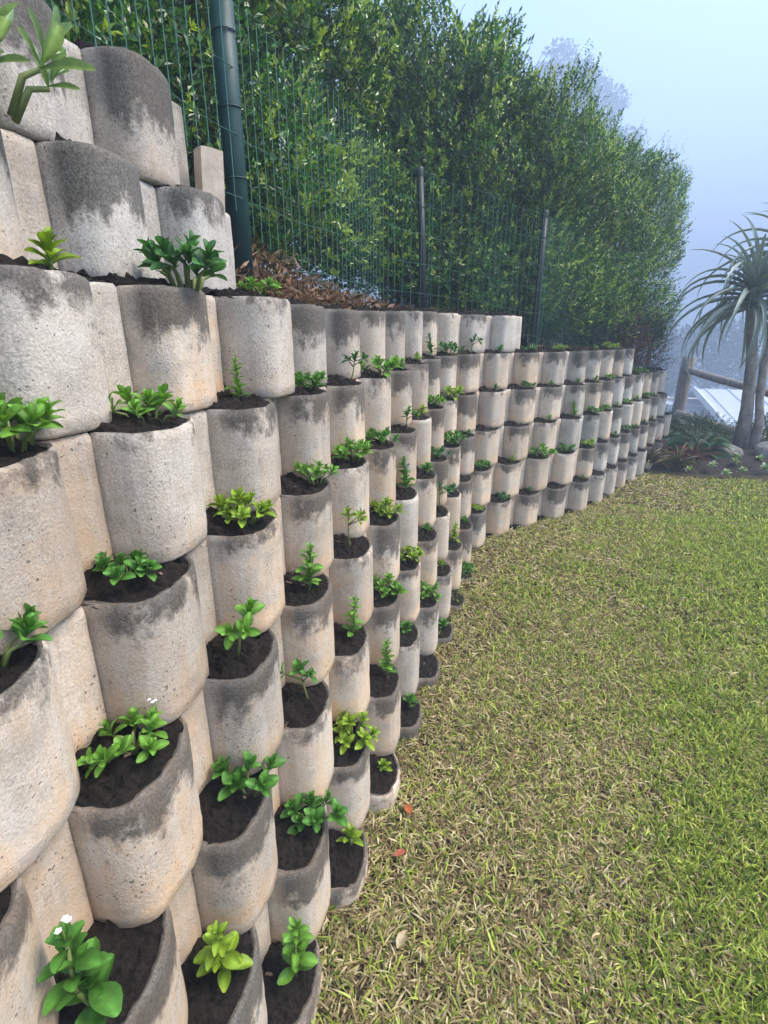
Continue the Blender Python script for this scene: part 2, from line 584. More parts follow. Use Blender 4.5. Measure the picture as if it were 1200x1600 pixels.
bz = np.where(SS.ravel() > 1.55, np.minimum(bz, np.interp(SS.ravel(), [1.5, 4.0, 4.3, 6.1, 6.6, 7.3, 8], [1.44, 1.44, 1.20, 1.18, .93, .92, .3]) + np.clip(DD.ravel() - .58, 0, 90) * .9), bz)
bank = obj('bank', mesh('bank', np.stack([bx, by, bz], -1), grid_faces(len(bd), len(bs)), M['litter_ground']))
tag(bank, kind='structure')
def bank_z(s, d):
    return float(level(s)) + .10 * max(d - .7, 0)

# ------------------------------------------------------------------ leaves: generic builders
def leaf_batch(base, dirv, up, length, width, colr, fold=.25, seg=1, droop=0.0):
    """many simple folded leaves at once; returns verts, tri/quad faces, colours"""
    n = len(base)
    d = dirv / (np.linalg.norm(dirv, axis=1, keepdims=True) + 1e-9)
    side = np.cross(d, up)
    side /= (np.linalg.norm(side, axis=1, keepdims=True) + 1e-9)
    nrm = np.cross(side, d)
    L = length[:, None]; W = width[:, None]
    p0 = base
    p1 = base + d * L * .5 + side * W * .5 + nrm * W * fold
    p2 = base + d * L - nrm * L * droop
    p3 = base + d * L * .5 - side * W * .5 + nrm * W * fold
    V = np.stack([p0, p1, p2, p3], 1).reshape(-1, 3)
    i = np.arange(n)[:, None] * 4
    F = np.concatenate([i + np.array([[0, 1, 2]]), i + np.array([[0, 2, 3]])], 1).reshape(-1, 3)
    C = np.repeat(colr, 4, axis=0)
    return V, F, C

def unit(v):
    return v / (np.linalg.norm(v, axis=1, keepdims=True) + 1e-9)

def sprig_leaves(r, pos, dirs, slen, per, llen, lwid, pal, tipcol, tipfrac=.3, face=None):
    """leafy twigs: pos (n,3), dirs (n,3), each with 'per' leaves"""
    n = len(pos)
    t = np.tile(np.linspace(.1, 1, per), n)
    P = np.repeat(pos, per, 0); D = np.repeat(unit(dirs), per, 0); SL = np.repeat(slen, per)
    rnd = unit(r.normal(size=(n * per, 3)))
    rad = unit(rnd - D * np.sum(rnd * D, 1, keepdims=True))
    base = P + D * (t * SL)[:, None]
    ld = unit(D * (.35 + .6 * t[:, None]) + rad * .9 + np.array([[0, 0, .15]]))
    up = unit(np.cross(ld, rnd) * .7 + np.array([[0, 0, .5]]) + (0 if face is None else np.repeat(face, per, 0) * .9))
    L = llen * (.65 + .6 * r.random(n * per)); W = lwid * (.7 + .5 * r.random(n * per))
    shade = np.repeat(r.random(n), per)
    ci = r.integers(len(pal), size=n * per)
    shade = np.clip(shade * .6 + 1.1 * (fbm(P, 1.7, 77, 2) - .28), .0, 1.4)
    C = np.array(pal)[ci] * (.45 + .95 * shade)[:, None] * (.8 + .4 * r.random(n * per))[:, None]
    tips = (t > .6) & (np.repeat(r.random(n), per) < tipfrac)
    C[tips] = np.array(tipcol) * (.7 + .5 * r.random(tips.sum()))[:, None]
    return leaf_batch(base, ld, up, L, W, C)

def twig_mesh(P, D, L, rad):
    """thin three-sided twigs"""
    n = len(P)
    D = unit(D)
    a = unit(np.cross(D, np.array([[.3, .2, .93]])))
    b = np.cross(D, a)
    vs = []
    for end, k in ((0, 1.0), (1, .4)):
        for q in range(3):
            ang = 2.094 * q
            vs.append(P + D * (L * end)[:, None] + (a * math.cos(ang) + b * math.sin(ang)) * rad * k)
    V = np.stack(vs, 1).reshape(-1, 3)
    i = np.arange(n)[:, None] * 6
    F = np.concatenate([i + np.array([[q, (q + 1) % 3, 3 + (q + 1) % 3, 3 + q]]) for q in range(3)], 0)
    return V, F

M['hedge_leaf'] = m_leaf('hedge_leaf', .33, .3, spec=.6)
M['far_leaf'] = m_leaf('distant_leaf', .6, .2)
M['bark'] = m_plain('grey_brown_bark', [(.3, (.035, .025, .018)), (.7, (.13, .10, .075))], 30, .9, (.6, .01), stretch=(1, 1, .25))
M['twig'] = m_plain('dry_twig', [(.3, (.06, .035, .02)), (.7, (.20, .12, .07))], 30, .9)

# ------------------------------------------------------------------ clipped hedge: one shrub after another
HEDGE_PAL = [(.022, .088, .013), (.052, .165, .020), (.135, .290, .034), (.032, .115, .026)]
def hedge_shrub(s, d, half_s, half_d, z1, n_sprig, per, llen, seed, label, spread=1.0, tip=.3, wisps=60, hollow=.55):
    r = np.random.default_rng(seed)
    x, y, a = wall_pt(s, d)
    zb = bank_z(s, d)
    root = empty('hedge_shrub', (x, y, zb), -a)
    # local: x across the hedge (out of the bank towards the lawn is +), y along the wall
    hz = (z1 - zb) / 2
    u = unit(r.normal(size=(n_sprig * 2, 3)))
    e = .72
    q = np.sign(u) * np.abs(u) ** e
    q /= np.max(np.abs(q), 1, keepdims=True) ** .6
    lump = .64 + .72 * fbm(q * np.array([[half_d, half_s, hz]]), 2.3, seed, 3)
    rr = 1 - hollow * r.random(len(q)) ** 2.2
    p = q * (rr * lump)[:, None] * np.array([[half_d, half_s, hz]])
    p[:, 2] += hz
    keep = (p[:, 2] > .10 + .25 * r.random(len(p))) & (vnoise(p, 2.2, seed + 8) > .5 - .5 * spread)
    p = p[keep][:n_sprig]; qq = q[keep][:n_sprig]
    nv = unit(qq * np.array([[1 / half_d, 1 / half_s, 1 / hz]]))
    dirs = nv * .7 + np.array([[0, 0, .75]]) + r.normal(size=p.shape) * .45
    sl = .09 + .10 * r.random(len(p))
    V, F, C = sprig_leaves(r, p - unit(dirs) * (sl * .5)[:, None], dirs, sl, per, llen, llen * .50, HEDGE_PAL, (.38, .52, .060), tip, nv)
    crown = obj('crown', mesh('crown', V, F, M['hedge_leaf'], False, C), root)
    # long wispy shoots above the clipped outline
    if wisps:
        hi = np.argsort(p[:, 2] + .5 * p[:, 0])[-len(p) // 7:]
        wp = p[r.choice(hi, wisps)]
        wd = np.stack([r.normal(.1, .5, wisps), r.normal(.15, .5, wisps), np.ones(wisps)], -1)
        wl = .10 + .16 * r.random(wisps)
        V, F, C = sprig_leaves(r, wp, wd, wl, 12, llen * .8, llen * .3, HEDGE_PAL, (.20, .30, .06), .4)
        tag(obj('top_shoots', mesh('top_shoots', V, F, M['hedge_leaf'], False, C), crown), kind='stuff')
    # stems and inner twigs
    mb = MB()
    for k in range(5):
        x0, y0 = r.normal(0, .10), r.uniform(-.6, .6) * half_s
        pts = [Vector((x0, y0, -.1))]
        for j in range(1, 7):
            pts.append(Vector((x0 + r.normal(0, .05) * j * .6, y0 + r.normal(0, .06) * j * .6, hz * 1.75 * j / 6)))
        mb.add(*tube(pts, [.022 - .0028 * j for j in range(7)], 6))
    trunk = obj('trunk', mb.mesh('trunk', M['bark']), root)
    k = min(len(p), 120)
    TV, TF = twig_mesh(p[:k] * np.array([[.35, .9, .9]]), p[:k] * np.array([[.65, .1, .1]]) + np.array([[0, 0, .08]]), np.linalg.norm(p[:k], axis=1) * .3, .004)
    tw = obj('twigs', mesh('twigs', TV, TF, M['bark']), trunk)
    tag(tw, kind='stuff')
    tag(root, label, 'hedge shrub', 'clipped hedge shrubs in a row behind the wire fence')
    return root

hedge_shrub(.55, 1.75, .75, .55, 3.6, 2400, 13, .036, 31, 'thin leafy hedge shrub with sky gaps behind the tallest stacked blocks', .50, .15, 0)
hedge_shrub(1.95, 1.62, .80, .66, 3.7, 6400, 14, .036, 32, 'dark broad leaved hedge shrub directly behind the thick green corner post', .9, .3, 0)
hedge_shrub(3.10, 1.60, .76, .72, 3.65, 7200, 14, .036, 33, 'bright yellow green hedge shrub behind the wire mesh near the leaning post', 1.0, .6, 0)
hedge_shrub(3.80, 1.66, .66, .74, 3.55, 5200, 14, .038, 38, 'olive green hedge shrub in the bend between the two dark posts', 1.0, .4, 0)
hedge_shrub(4.45, 1.55, .62, .74, 3.34, 8000, 14, .031, 34, 'shadowy hedge shrub behind the straight middle fence post', 1.0, .3, 60)
hedge_shrub(5.25, 1.40, .60, .78, 3.12, 9500, 14, .027, 35, 'dense fine leaved hedge shrub past the end of the upper wall course', 1.0, .4, 140)
hedge_shrub(6.15, 1.28, .62, .80, 3.06, 9500, 14, .026, 36, 'misty soft green hedge shrub second from the far end', 1.0, .35, 160)
hedge_shrub(7.10, 1.20, .66, .82, 3.00, 9800, 14, .026, 37, 'pale misty hedge shrub at the far end of the row, rounded top', 1.0, .35, 220)

# ------------------------------------------------------------------ wire mesh fence
M['post'] = m_plain('dark_green_paint', [(.3, (.004, .035, .035)), (.7, (.010, .060, .055))], 14, .55, (.15, .002))
M['post_dark'] = m_plain('black_green_paint', [(.3, (.006, .014, .014)), (.7, (.014, .028, .026))], 14, .5, (.15, .002))
M['wire'] = m_plain('green_coated_wire', [(.3, (.03, .12, .085)), (.7, (.07, .20, .15))], 40, .4, (.0, .001))
FD = .68
fence = empty('mesh_fence', (*wall_pt(1.80, FD)[:2], 1.6))
tag(fence, 'dark green welded wire fence on round posts along the top of the wall', 'fence')
F_INV = Vector(fence.location)
posts = [(.15, .034, 2.36, 0), (1.66, .034, 2.33, 0), (3.40, .024, 2.36, -.06), (4.48, .024, 2.26, .0), (6.30, .024, 2.05, 0), (8.0, .026, 1.62, .03)]
def post_mesh(h, r0, mat, lean):
    mb = MB()
    mb.add(*tube([(0, 0, -.3), (lean * h * .5, 0, h * .5), (lean * h, 0, h)], r0, 14))
    # pressed cap
    prof = [(r0 * 1.12, h - .035), (r0 * 1.14, h + .004), (r0 * .9, h + .016), (r0 * .3, h + .021)]
    vs, fs = [], []
    for (rr, zz) in prof:
        for k in range(14):
            t = 2 * math.pi * k / 14
            vs.append((lean * h + rr * math.cos(t), rr * math.sin(t), zz))
    fs = [tuple(q) for q in grid_faces(4, 14, True)] + [tuple(range(42, 56))]
    mb.add(vs, fs)
    # tie wires round the post
    for zz in np.arange(.1, h - .08, .19):
        vs, fs = tube([(lean * zz + (r0 + .003) * math.cos(t), (r0 + .003) * math.sin(t), zz + .002 * t) for t in np.linspace(0, 6.283, 13)], .0022, 5)
        mb.add(vs, fs)
    return mb.mesh('post', mat)
PP = []
for (s, r0, z1, lean) in posts:
    x, y, a = wall_pt(s, FD)
    zb = bank_z(s, FD)
    PP.append((Vector((x, y, 0)), zb, z1))
    obj('post', post_mesh(z1 - zb, r0, M['post'] if r0 > .03 else M['post_dark'], lean), fence, Vector((x, y, zb)) - F_INV)
for i in range(len(PP) - 1):
    s_a, s_b = posts[i][0], posts[i + 1][0]
    top_a, top_b = PP[i][2] - .03, PP[i + 1][2] - .03
    nW = int((s_b - s_a) / .052)
    mb = MB()
    V0, F0 = [], []
    P_, D_, L_ = [], [], []
    rr = np.random.default_rng(i)
    def pt_at(t, z):
        x, y, a = wall_pt(s_a + (s_b - s_a) * t, FD - .038 + .018 * math.sin(t * 9 + i))
        return np.array([x, y, z])
    for k in range(nW + 1):
        t = k / nW
        zt = top_a + (top_b - top_a) * t
        zb = bank_z(s_a + (s_b - s_a) * t, FD) - .02
        a0, a1 = pt_at(t, zb), pt_at(min(1, max(0, t + rr.normal() * .0015)), zt)
        P_.append(a0); D_.append(a1 - a0); L_.append(np.linalg.norm(a1 - a0))
    rows = 6
    for j in range(rows):
        for k in range(16):
            t0, t1 = k / 16, (k + 1) / 16
            z0_ = top_a + (top_b - top_a) * t0 - .004 - j * .175 - .004 * math.sin(k * 1.3 + j)
            z1_ = top_a + (top_b - top_a) * t1 - .004 - j * .175 - .004 * math.sin((k + 1) * 1.3 + j)
            if z0_ < bank_z(s_a + (s_b - s_a) * t0, FD) - .05: continue
            a0, a1 = pt_at(t0, z0_), pt_at(t1, z1_)
            P_.append(a0); D_.append(a1 - a0); L_.append(np.linalg.norm(a1 - a0) * 1.01)
    P_, D_, L_ = np.array(P_), np.array(D_), np.array(L_)
    V, F = twig_mesh(P_ - np.array(F_INV)[None], D_, L_, .0017)
    # twigs taper; a wire does not: rebuild the far end at full width
    V = V.reshape(-1, 6, 3); c_ = V[:, 3:].mean(1, keepdims=True); V[:, 3:] = c_ + (V[:, 3:] - c_) / .4
    obj('wire_mesh', mesh('wire_mesh', V.reshape(-1, 3), F, M['wire']), fence)

# ------------------------------------------------------------------ plants in the wall's pockets
M['plant_leaf'] = m_leaf('fleshy_leaf', .48, .30, spec=.35, vary=.45)
M['plant_stem'] = m_plain('green_stem', [(.3, (.10, .14, .03)), (.7, (.20, .24, .07))], 30, .6)
M['petal'] = m_plain('white_petal', [(.3, (.75, .75, .68)), (.7, (.85, .85, .80))], 30, .6)

def unit_leaf(name, c0, c1, wide=.5, cup=.25, bend=.25):
    """fleshy obovate leaf of length 1 along +x"""
    nu, nv = 7, 5
    V, C = [], []
    for i in range(nu):
        u = i / (nu - 1)
        w_ = wide * (math.sin(math.pi * min(1, u * .93 + .035) ** 1.35) ** .75) * .5 + .02
        for j in range(nv):
            v = (j / (nv - 1)) * 2 - 1
            V.append((u, v * w_, cup * w_ * v * v * 1.6 + .06 * math.sin(3.1 * u) - bend * u * u * .5))
            k = .75 + .35 * u - .18 * abs(v) + (.22 if j == 2 else 0)
            C.append([min(1, (a + (b - a) * u) * k) for a, b in zip(c0, c1)])
    return mesh(name, V, grid_faces(nu, nv), M['plant_leaf'], True, np.array(C))

LEAVES = [unit_leaf('leaf', (.12, .27, .030), (.19, .42, .050)),
          unit_leaf('leaf', (.075, .21, .030), (.12, .32, .050), .58, .3, .15),
          unit_leaf('leaf', (.20, .33, .025), (.32, .48, .040), .50, .35, .35),
          unit_leaf('leaf', (.045, .14, .038), (.080, .23, .060), .52, .2, .3),
          unit_leaf('leaf', (.22, .38, .14), (.40, .55, .28), .26, .5, -.3)]

def plant_layout(kind, seed):
    """list of (matrix, length) leaves, list of stem paths, list of flower points"""
    r = random.Random(seed)
    leaves, stems, flowers = [], [], []
    def rosette(base, axis, n, L, open_=.9, tiers=3, stem_l=.02):
        axis = axis.normalized()
        q = axis.to_track_quat('Z', 'Y')
        a0 = r.random() * 6.28
        for k in range(n):
            t = k / max(1, n - 1)
            ang = a0 + k * 2.4
            tilt = (1.25 * open_) * (1 - t) + .30 * t + r.uniform(-.15, .15)
            d = Vector((math.sin(tilt) * math.cos(ang), math.sin(tilt) * math.sin(ang), math.cos(tilt)))
            pos = base + axis * stem_l * t
            dd = q @ d
            side = dd.cross(q @ Vector((0, 0, 1)))
            if side.length < 1e-3: side = Vector((1, 0, 0))
            side.normalize()
            nn = side.cross(dd)
            roll = r.uniform(-.35, .35)
            m = Matrix((dd, side * -1, nn * -1 if nn.dot(axis) < 0 else nn)).transposed()
            if m.determinant() < 0: m = Matrix((dd, side, nn * -1 if nn.dot(axis) < 0 else nn)).transposed()
            m = m @ Matrix.Rotation(roll, 3, 'X')
            l = L * (1.0 - .45 * t) * r.uniform(.8, 1.15)
            leaves.append(Matrix.Translation(pos) @ m.to_4x4() @ Matrix.Scale(l, 4))
    if kind == 'cluster':
        n = r.randint(7, 9)
        for k in range(n):
            a = 6.28 * k / n + r.uniform(-.4, .4)
            rad = r.uniform(.016, .046) if k else .0
            b0 = Vector((rad * math.cos(a) * .4, rad * math.sin(a) * .4, 0))
            top = Vector((rad * math.cos(a), rad * math.sin(a), r.uniform(.006, .026) * (1.5 if rad < .02 else 1)))
            stems.append([b0 - Vector((0, 0, .01)), (b0 + top) / 2 + Vector((0, 0, .004)), top])
            rosette(top, Vector((math.cos(a) * .5, math.sin(a) * .5, 1)), r.randint(8, 10), r.uniform(.025, .033), .95, 3, .018)
    elif kind == 'leggy':
        h = r.uniform(.07, .10)
        lean = Vector((r.uniform(-.35, .35), r.uniform(-.2, .3), 1))
        top = lean.normalized() * h
        stems.append([Vector((0, 0, -.01)), top * .5 + Vector((.004, 0, 0)), top])
        rosette(top * .92, lean, 10, .034, 1.0, 2, .026)
        for k in range(2):
            f = r.uniform(.45, .8)
            tip = top * f + Vector((r.uniform(-.03, .03), r.uniform(-.03, .03), .018))
            stems.append([top * f, tip])
            rosette(tip, tip - top * f, 7, .028, 1.0, 1, .014)
    elif kind == 'tall':
        h = r.uniform(.10, .13)
        lean = Vector((r.uniform(-.15, .15), r.uniform(-.1, .25), 1)).normalized()
        top = lean * h
        stems.append([Vector((0, 0, -.01)), top * .5 + Vector((.008, .004, 0)), top])
        for k in range(5):
            f = .15 + .2 * k
            rosette(top * f, lean, 7, .043 * (1 - .45 * f), 1.1, 1, .016)
        if seed % 4 == 1: flowers.append(top + Vector((0, 0, .03)))
    elif kind == 'sprawl':
        for k in range(9):
            a = k * .7 + r.uniform(-.3, .3)
            tip = Vector((math.cos(a) * r.uniform(.012, .05), math.sin(a) * r.uniform(.012, .05), r.uniform(.010, .030)))
            stems.append([Vector((0, 0, -.008)), tip * .5 + Vector((0, 0, .014)), tip])
            rosette(tip, tip + Vector((0, 0, .05)), 9, .027, 1.0, 2, .016)
            if k < 1 and seed % 2:
                flowers.append(tip + Vector((r.uniform(-.02, .02), r.uniform(-.02, .02), .035)))
    elif kind == 'sprout':
        rosette(Vector((0, 0, .006)), Vector((r.uniform(-.2, .2), .2, 1)), 13, .031, 1.0, 2, .022)
        stems.append([Vector((0, 0, -.01)), Vector((0, 0, .02))])
    return leaves, stems, flowers

def flower_part(mb, p, r=.0032):
    for k in range(5):
        a = 6.28 * k / 5
        q = Vector((math.cos(a), math.sin(a), .3)) * r
        s_ = Vector((-math.sin(a), math.cos(a), 0)) * r * .45
        mb.add([p, p + q * .6 + s_, p + q, p + q * .6 - s_], [(0, 1, 2, 3)])

PROTO = {}
def proto(kind, var, leafi):
    """shared meshes of one plant form"""
    key = (kind, var, leafi)
    if key in PROTO: return PROTO[key]
    lv, st, fl = plant_layout(kind, {'cluster': 1, 'leggy': 2, 'tall': 3, 'sprawl': 4, 'sprout': 5}[kind] * 100 + var)
    mb = MB()
    for p_ in st: mb.add(*tube(p_, [.0026 - .0008 * k / max(1, len(p_) - 1) for k in range(len(p_))], 6))
    for p_ in fl: mb.add(*tube([p_ - Vector((0, 0, .04)), p_], .0009, 4))
    stem = mb.mesh('stem', M['plant_stem'])
    flm = None
    if fl:
        fb = MB()
        rr = random.Random(var)
        for p_ in fl:
            for k in range(3): flower_part(fb, p_ + Vector((rr.uniform(-.008, .008), rr.uniform(-.008, .008), rr.uniform(-.004, .006))))
        flm = fb.mesh('flowers', M['petal'])
    me = LEAVES[leafi]
    lv_co = np.array([v.co for v in me.vertices]); lv_c = np.zeros(len(me.vertices) * 4, dtype=np.float32)
    me.color_attributes['Col'].data.foreach_get('color', lv_c)
    lv_c = lv_c.reshape(-1, 4)[:, :3]
    fq = np.array([p.vertices[:] for p in me.polygons])
    V, F, C = [], [], []
    for k, m in enumerate(lv):
        A = np.array(m)
        V.append(lv_co @ A[:3, :3].T + A[:3, 3]); F.append(fq + k * len(lv_co)); C.append(lv_c * (.8 + .4 * ((k * 37) % 10) / 10))
    fol = mesh('foliage', np.concatenate(V), np.concatenate(F), M['plant_leaf'], True, np.concatenate(C))
    PROTO[key] = (lv, stem, flm, fol)
    return PROTO[key]

def pocket_plant(cidx, kind, var, leafi, size, label, detail, along=0.0, out=0.0, name='pocket_plant'):
    p, ang = POCKETS[cidx]
    ex = Vector((math.cos(ang), math.sin(ang), 0)); ey = Vector((ex.y, -ex.x, 0))
    root = empty(name, p + ex * along + ey * out + Vector((0, 0, .004)), (cidx[1] * 2.399 + cidx[0]) % 6.28)
    size *= 1.02
    root.scale = (size, size, size)
    lv, stem, flm, fol = proto(kind, var, leafi)
    obj('stem', stem, root)
    if flm: tag(obj('flowers', flm, root), kind='stuff')
    if detail:
        for m in lv:
            o = obj('leaf', LEAVES[leafi], root)
            o.matrix_local = m
    else:
        obj('foliage', fol, root)
    tag(root, label, 'plant', 'small green plants growing in the wall pockets')
    return root

ROSE = {'cluster': 'clustered rosette', 'leggy': 'leggy stemmed', 'tall': 'upright leafy', 'sprawl': 'low sprawling', 'sprout': 'tiny sprouting'}
TONE = ['fresh green', 'mid green', 'yellow green', 'dark green', 'pale grey green']
ORD = ['first', 'second', 'third', 'fourth', 'fifth', 'sixth', 'seventh', 'eighth', 'ninth', 'tenth', 'eleventh', 'twelfth', 'thirteenth', 'fourteenth',
       'fifteenth', 'sixteenth', 'seventeenth', 'eighteenth', 'nineteenth', 'twentieth', 'twenty-first', 'twenty-second', 'twenty-third', 'twenty-fourth', 'twenty-fifth']
# (course, block): form, leaf tone, size, shift along the wall, shift outwards
PLANTS = {
 (7, 7): ('cluster', 4, 2.3, .04, .05), (6, 7): ('sprout', 2, 1.5, .05, -.02), (6, 8): ('cluster', 3, 1.7, .02, .02), (6, 9): ('sprawl', 0, .9, .0, -.02),
 (5, 7): ('cluster', 0, 1.3, .05, -.02), (5, 8): ('cluster', 0, 1.2, .0, -.02), (5, 9): ('tall', 0, .8, -.01, -.02), (5, 10): ('sprawl', 1, 1.0, .02, 0), (5, 11): ('leggy', 3, 1.0, .01, 0),
 (5, 12): ('cluster', 0, 1.5, .01, .01), (5, 13): ('sprout', 0, 1.2, .0, 0), (5, 14): ('sprout', 2, 1.2, .0, 0), (5, 15): ('tall', 3, 1.1, .0, 0), (5, 16): ('cluster', 3, 1.5, .0, .02), (5, 17): ('leggy', 3, 1.2, 0, 0), (5, 18): ('sprout', 1, 1.3, 0, 0),
 (4, 6): ('cluster', 1, 1.3, .02, -.02), (4, 7): ('sprawl', 1, 1.0, -.03, -.03), (4, 8): ('cluster', 2, 1.2, -.03, -.01), (4, 9): ('cluster', 0, 1.1, .02, .01), (4, 10): ('cluster', 0, 1.3, .0, .0), (4, 11): ('cluster', 1, 1.1, .0, .0),
 (4, 12): ('leggy', 1, 1.0, 0, 0), (4, 13): ('sprout', 2, 1.4, 0, 0), (4, 14): ('cluster', 0, 1.1, 0, 0), (4, 15): ('cluster', 2, 1.5, .0, .01), (4, 17): ('sprout', 3, 1.1, 0, 0), (4, 18): ('sprawl', 3, 1.0, 0, 0),
 (3, 7): ('sprawl', 0, 1.1, .0, -.02), (3, 8): ('leggy', 0, 1.25, -.03, -.01), (3, 9): ('tall', 0, 1.15, -.02, .0), (3, 10): ('leggy', 2, 1.1, -.03, -.01), (3, 11): ('cluster', 2, 1.1, .0, .0),
 (3, 12): ('tall', 1, 1.25, .0, .0), (3, 13): ('sprout', 1, 1.4, 0, 0), (3, 14): ('cluster', 3, 1.1, 0, 0), (3, 15): ('sprawl', 1, 1.4, 0, .01), (3, 19): ('sprout', 0, 1.2, 0, 0), (3, 20): ('tall', 0, 1.1, 0, 0),
 (2, 6): ('tall', 1, 1.45, -.05, .01), (2, 7): ('cluster', 1, 1.35, .03, .0), (2, 8): ('leggy', 1, 1.1, .0, .0), (2, 9): ('tall', 0, 1.0, .0, .0), (2, 10): ('cluster', 0, 1.2, .0, .01), (2, 11): ('cluster', 2, 1.1, .0, .0),
 (2, 12): ('sprout', 1, 1.2, 0, 0), (2, 13): ('leggy', 3, 1.2, 0, 0), (2, 14): ('sprout', 3, 1.3, 0, 0), (2, 16): ('cluster', 1, 1.0, 0, 0), (2, 18): ('cluster', 0, 1.5, 0, .01), (2, 19): ('sprawl', 1, 1.2, 0, 0),
 (1, 7): ('tall', 2, 1.3, .0, .0), (1, 8): ('cluster', 1, 1.3, .04, .0), (1, 9): ('cluster', 2, 1.35, .01, .0), (1, 10): ('tall', 0, 1.1, .01, .0), (1, 11): ('sprout', 1, 1.3, 0, 0), (1, 12): ('cluster', 0, 1.2, .0, 0),
 (1, 13): ('sprout', 2, 1.1, 0, 0), (1, 14): ('tall', 2, 1.1, 0, 0), (1, 15): ('sprout', 1, 1.2, 0, 0),
 (0, 7): ('tall', 0, 1.3, .0, .0), (0, 8): ('sprout', 2, 1.6, .02, .0), (0, 9): ('sprout', 2, 1.1, .0, 0), (0, 10): ('sprout', 1, 1.3, .02, 0), (0, 12): ('sprout', 1, 1.2, 0, 0), (0, 14): ('cluster', 1, 1.0, 0, 0),
}
r_ = np.random.default_rng(23)
for key in sorted(POCKETS):
    c, i = key
    if key in PLANTS or not (1 <= c <= 5) or i < 16 or (c == 1 and i > 20): continue
    last = max(k[1] for k in POCKETS if k[0] == c)
    if i >= last - 1 or r_.random() < .42: continue
    PLANTS[key] = (('sprout', 'sprawl', 'cluster', 'sprout')[r_.integers(4)], int(r_.integers(4)), float(r_.uniform(.8, 1.25)), float(r_.normal() * .015), 0.0)
rows = {}
for key in sorted(PLANTS):
    if key in POCKETS: rows.setdefault(key[0], []).append(key)
for c, keys in rows.items():
    row = 'pocket row at lawn level' if c == 0 else ORD[c - 1] + ' pocket row above lawn'
    for n_, key in enumerate(keys):
        kind, leafi, size, al, out = PLANTS[key]
        lab = '%s %s plant, %s from left in %s' % (ROSE[kind], TONE[leafi], ORD[n_], row)
        pocket_plant(key, kind, 1 + (key[1] * 3 + c) % 4, leafi, size, lab, key[1] <= 9, al, out)

# ------------------------------------------------------------------ lawn grass
BED_X = [2.3, 2.61, 3.2, 3.81, 5.0, 7.0, 12.0]
BED_Y = [5.6, 5.27, 5.02, 4.92, 4.80, 4.65, 4.4]
CS = np.arange(-2, 10, .03)
CX, CY, CA = wall_pt(CS, 0.0)
def out_of_wall(x, y):
    """metres in front of the lowest course's face"""
    o = np.empty(len(x))
    for k in range(0, len(x), 20000):
        dx = x[k:k + 20000, None] - CX[None]; dy = y[k:k + 20000, None] - CY[None]
        j = np.argmin(dx * dx + dy * dy, 1)
        ii = np.arange(len(j))
        o[k:k + 20000] = dx[ii, j] * np.cos(CA[j]) - dy[ii, j] * np.sin(CA[j])
    return o
M['grass'] = m_leaf('grass_blade', .5, .35, spec=.3, vary=.2)
def grass(n, xr, yr, keep, length, width, seed, flat=.5):
    r = np.random.default_rng(seed)
    x = r.uniform(*xr, n); y = r.uniform(*yr, n)
    m = keep(x, y); x, y = x[m], y[m]
    m = (np.abs(x) < y * 1.25 + .9) & (y < np.interp(x, BED_X, BED_Y) - .02)
    x, y = x[m], y[m]
    o = out_of_wall(x, y)
    p = np.stack([x, y, np.zeros_like(x)], -1)
    patch = fbm(p, 1.1, 40, 3); fine = fbm(p, 5, 41, 3); tuft = vnoise(p, 16, 44)
    o = np.maximum(o, .0) + np.minimum(o, 0)
    lush = sstep(.05, 1.4, o + (patch - .5) * 2.2 + (fine - .5) * 1.5) * .70 + .18
    m = (o > -.085) & (r.random(len(x)) < (.62 + .38 * sstep(.03, .5, o + (fine - .5) * .8)) * (.5 + .8 * tuft))
    x, y, o, patch, fine, lush = [q[m] for q in (x, y, o, patch, fine, lush)]
    n = len(x)
    dry = r.random(n) > lush * .82 + .04
    az = r.uniform(0, 6.283, n)
    tilt = np.where(dry, r.normal(1.30, .18, n), r.normal(.82, .33, n))
    L = length * (.55 + .8 * r.random(n)) * np.where(dry, .9, 1.0); W = width * (.7 + .6 * r.random(n))
    d = np.stack([np.sin(tilt) * np.cos(az), np.sin(tilt) * np.sin(az), np.cos(tilt)], -1)
    side = unit(np.cross(d, np.array([[0, 0, 1.0]])))
    roll = r.uniform(-.9, .9, n)[:, None]
    side = unit(side + np.cross(side, d) * roll)
    b = np.stack([x, y, r.uniform(-.004, .010, n)], -1)
    sag = np.array([[0, 0, -1.0]]) * (L * r.uniform(.05, .35, n))[:, None]
    b1 = b + d * (L * .5)[:, None]; b2 = b + d * L[:, None] + sag * .9
    w_ = side * (W / 2)[:, None]
    b2[:, 2] = np.maximum(b2[:, 2], .003); b1[:, 2] = np.maximum(b1[:, 2], .004)
    g_ = gz(x, y)
    for q_ in (b, b1, b2): q_[:, 2] += g_
    V = np.stack([b - w_ * .8, b + w_ * .8, b1 + w_, b1 - w_, b2], 1).reshape(-1, 3)
    i = np.arange(n)[:, None] * 5
    F = np.concatenate([i + np.array([[0, 1, 2]]), i + np.array([[0, 2, 3]]), i + np.array([[3, 2, 4]])], 1).reshape(-1, 3)
    g0 = np.array([.30, .37, .050]); g1 = np.array([.52, .58, .110]); g2 = np.array([.13, .20, .028])
    t = r.random(n)[:, None]
    C = np.where(t < .3, g2, np.where(t < .68, g0, g1)) * (.75 + .5 * r.random(n))[:, None]
    C = C * (1 + (lush[:, None] - .5) * np.array([[.06, .05, .0]]))
    s0 = np.array([.52, .42, .20]); s1 = np.array([.24, .17, .08]); s2 = np.array([.72, .62, .37])
    t = r.random(n)[:, None]
    S_ = np.where(t < .45, s0, np.where(t < .8, s1, s2)) * (.6 + .6 * r.random(n))[:, None]
    C = np.where(dry[:, None], S_, C)
    C = np.repeat(C, 5, axis=0)
    return V, F, C
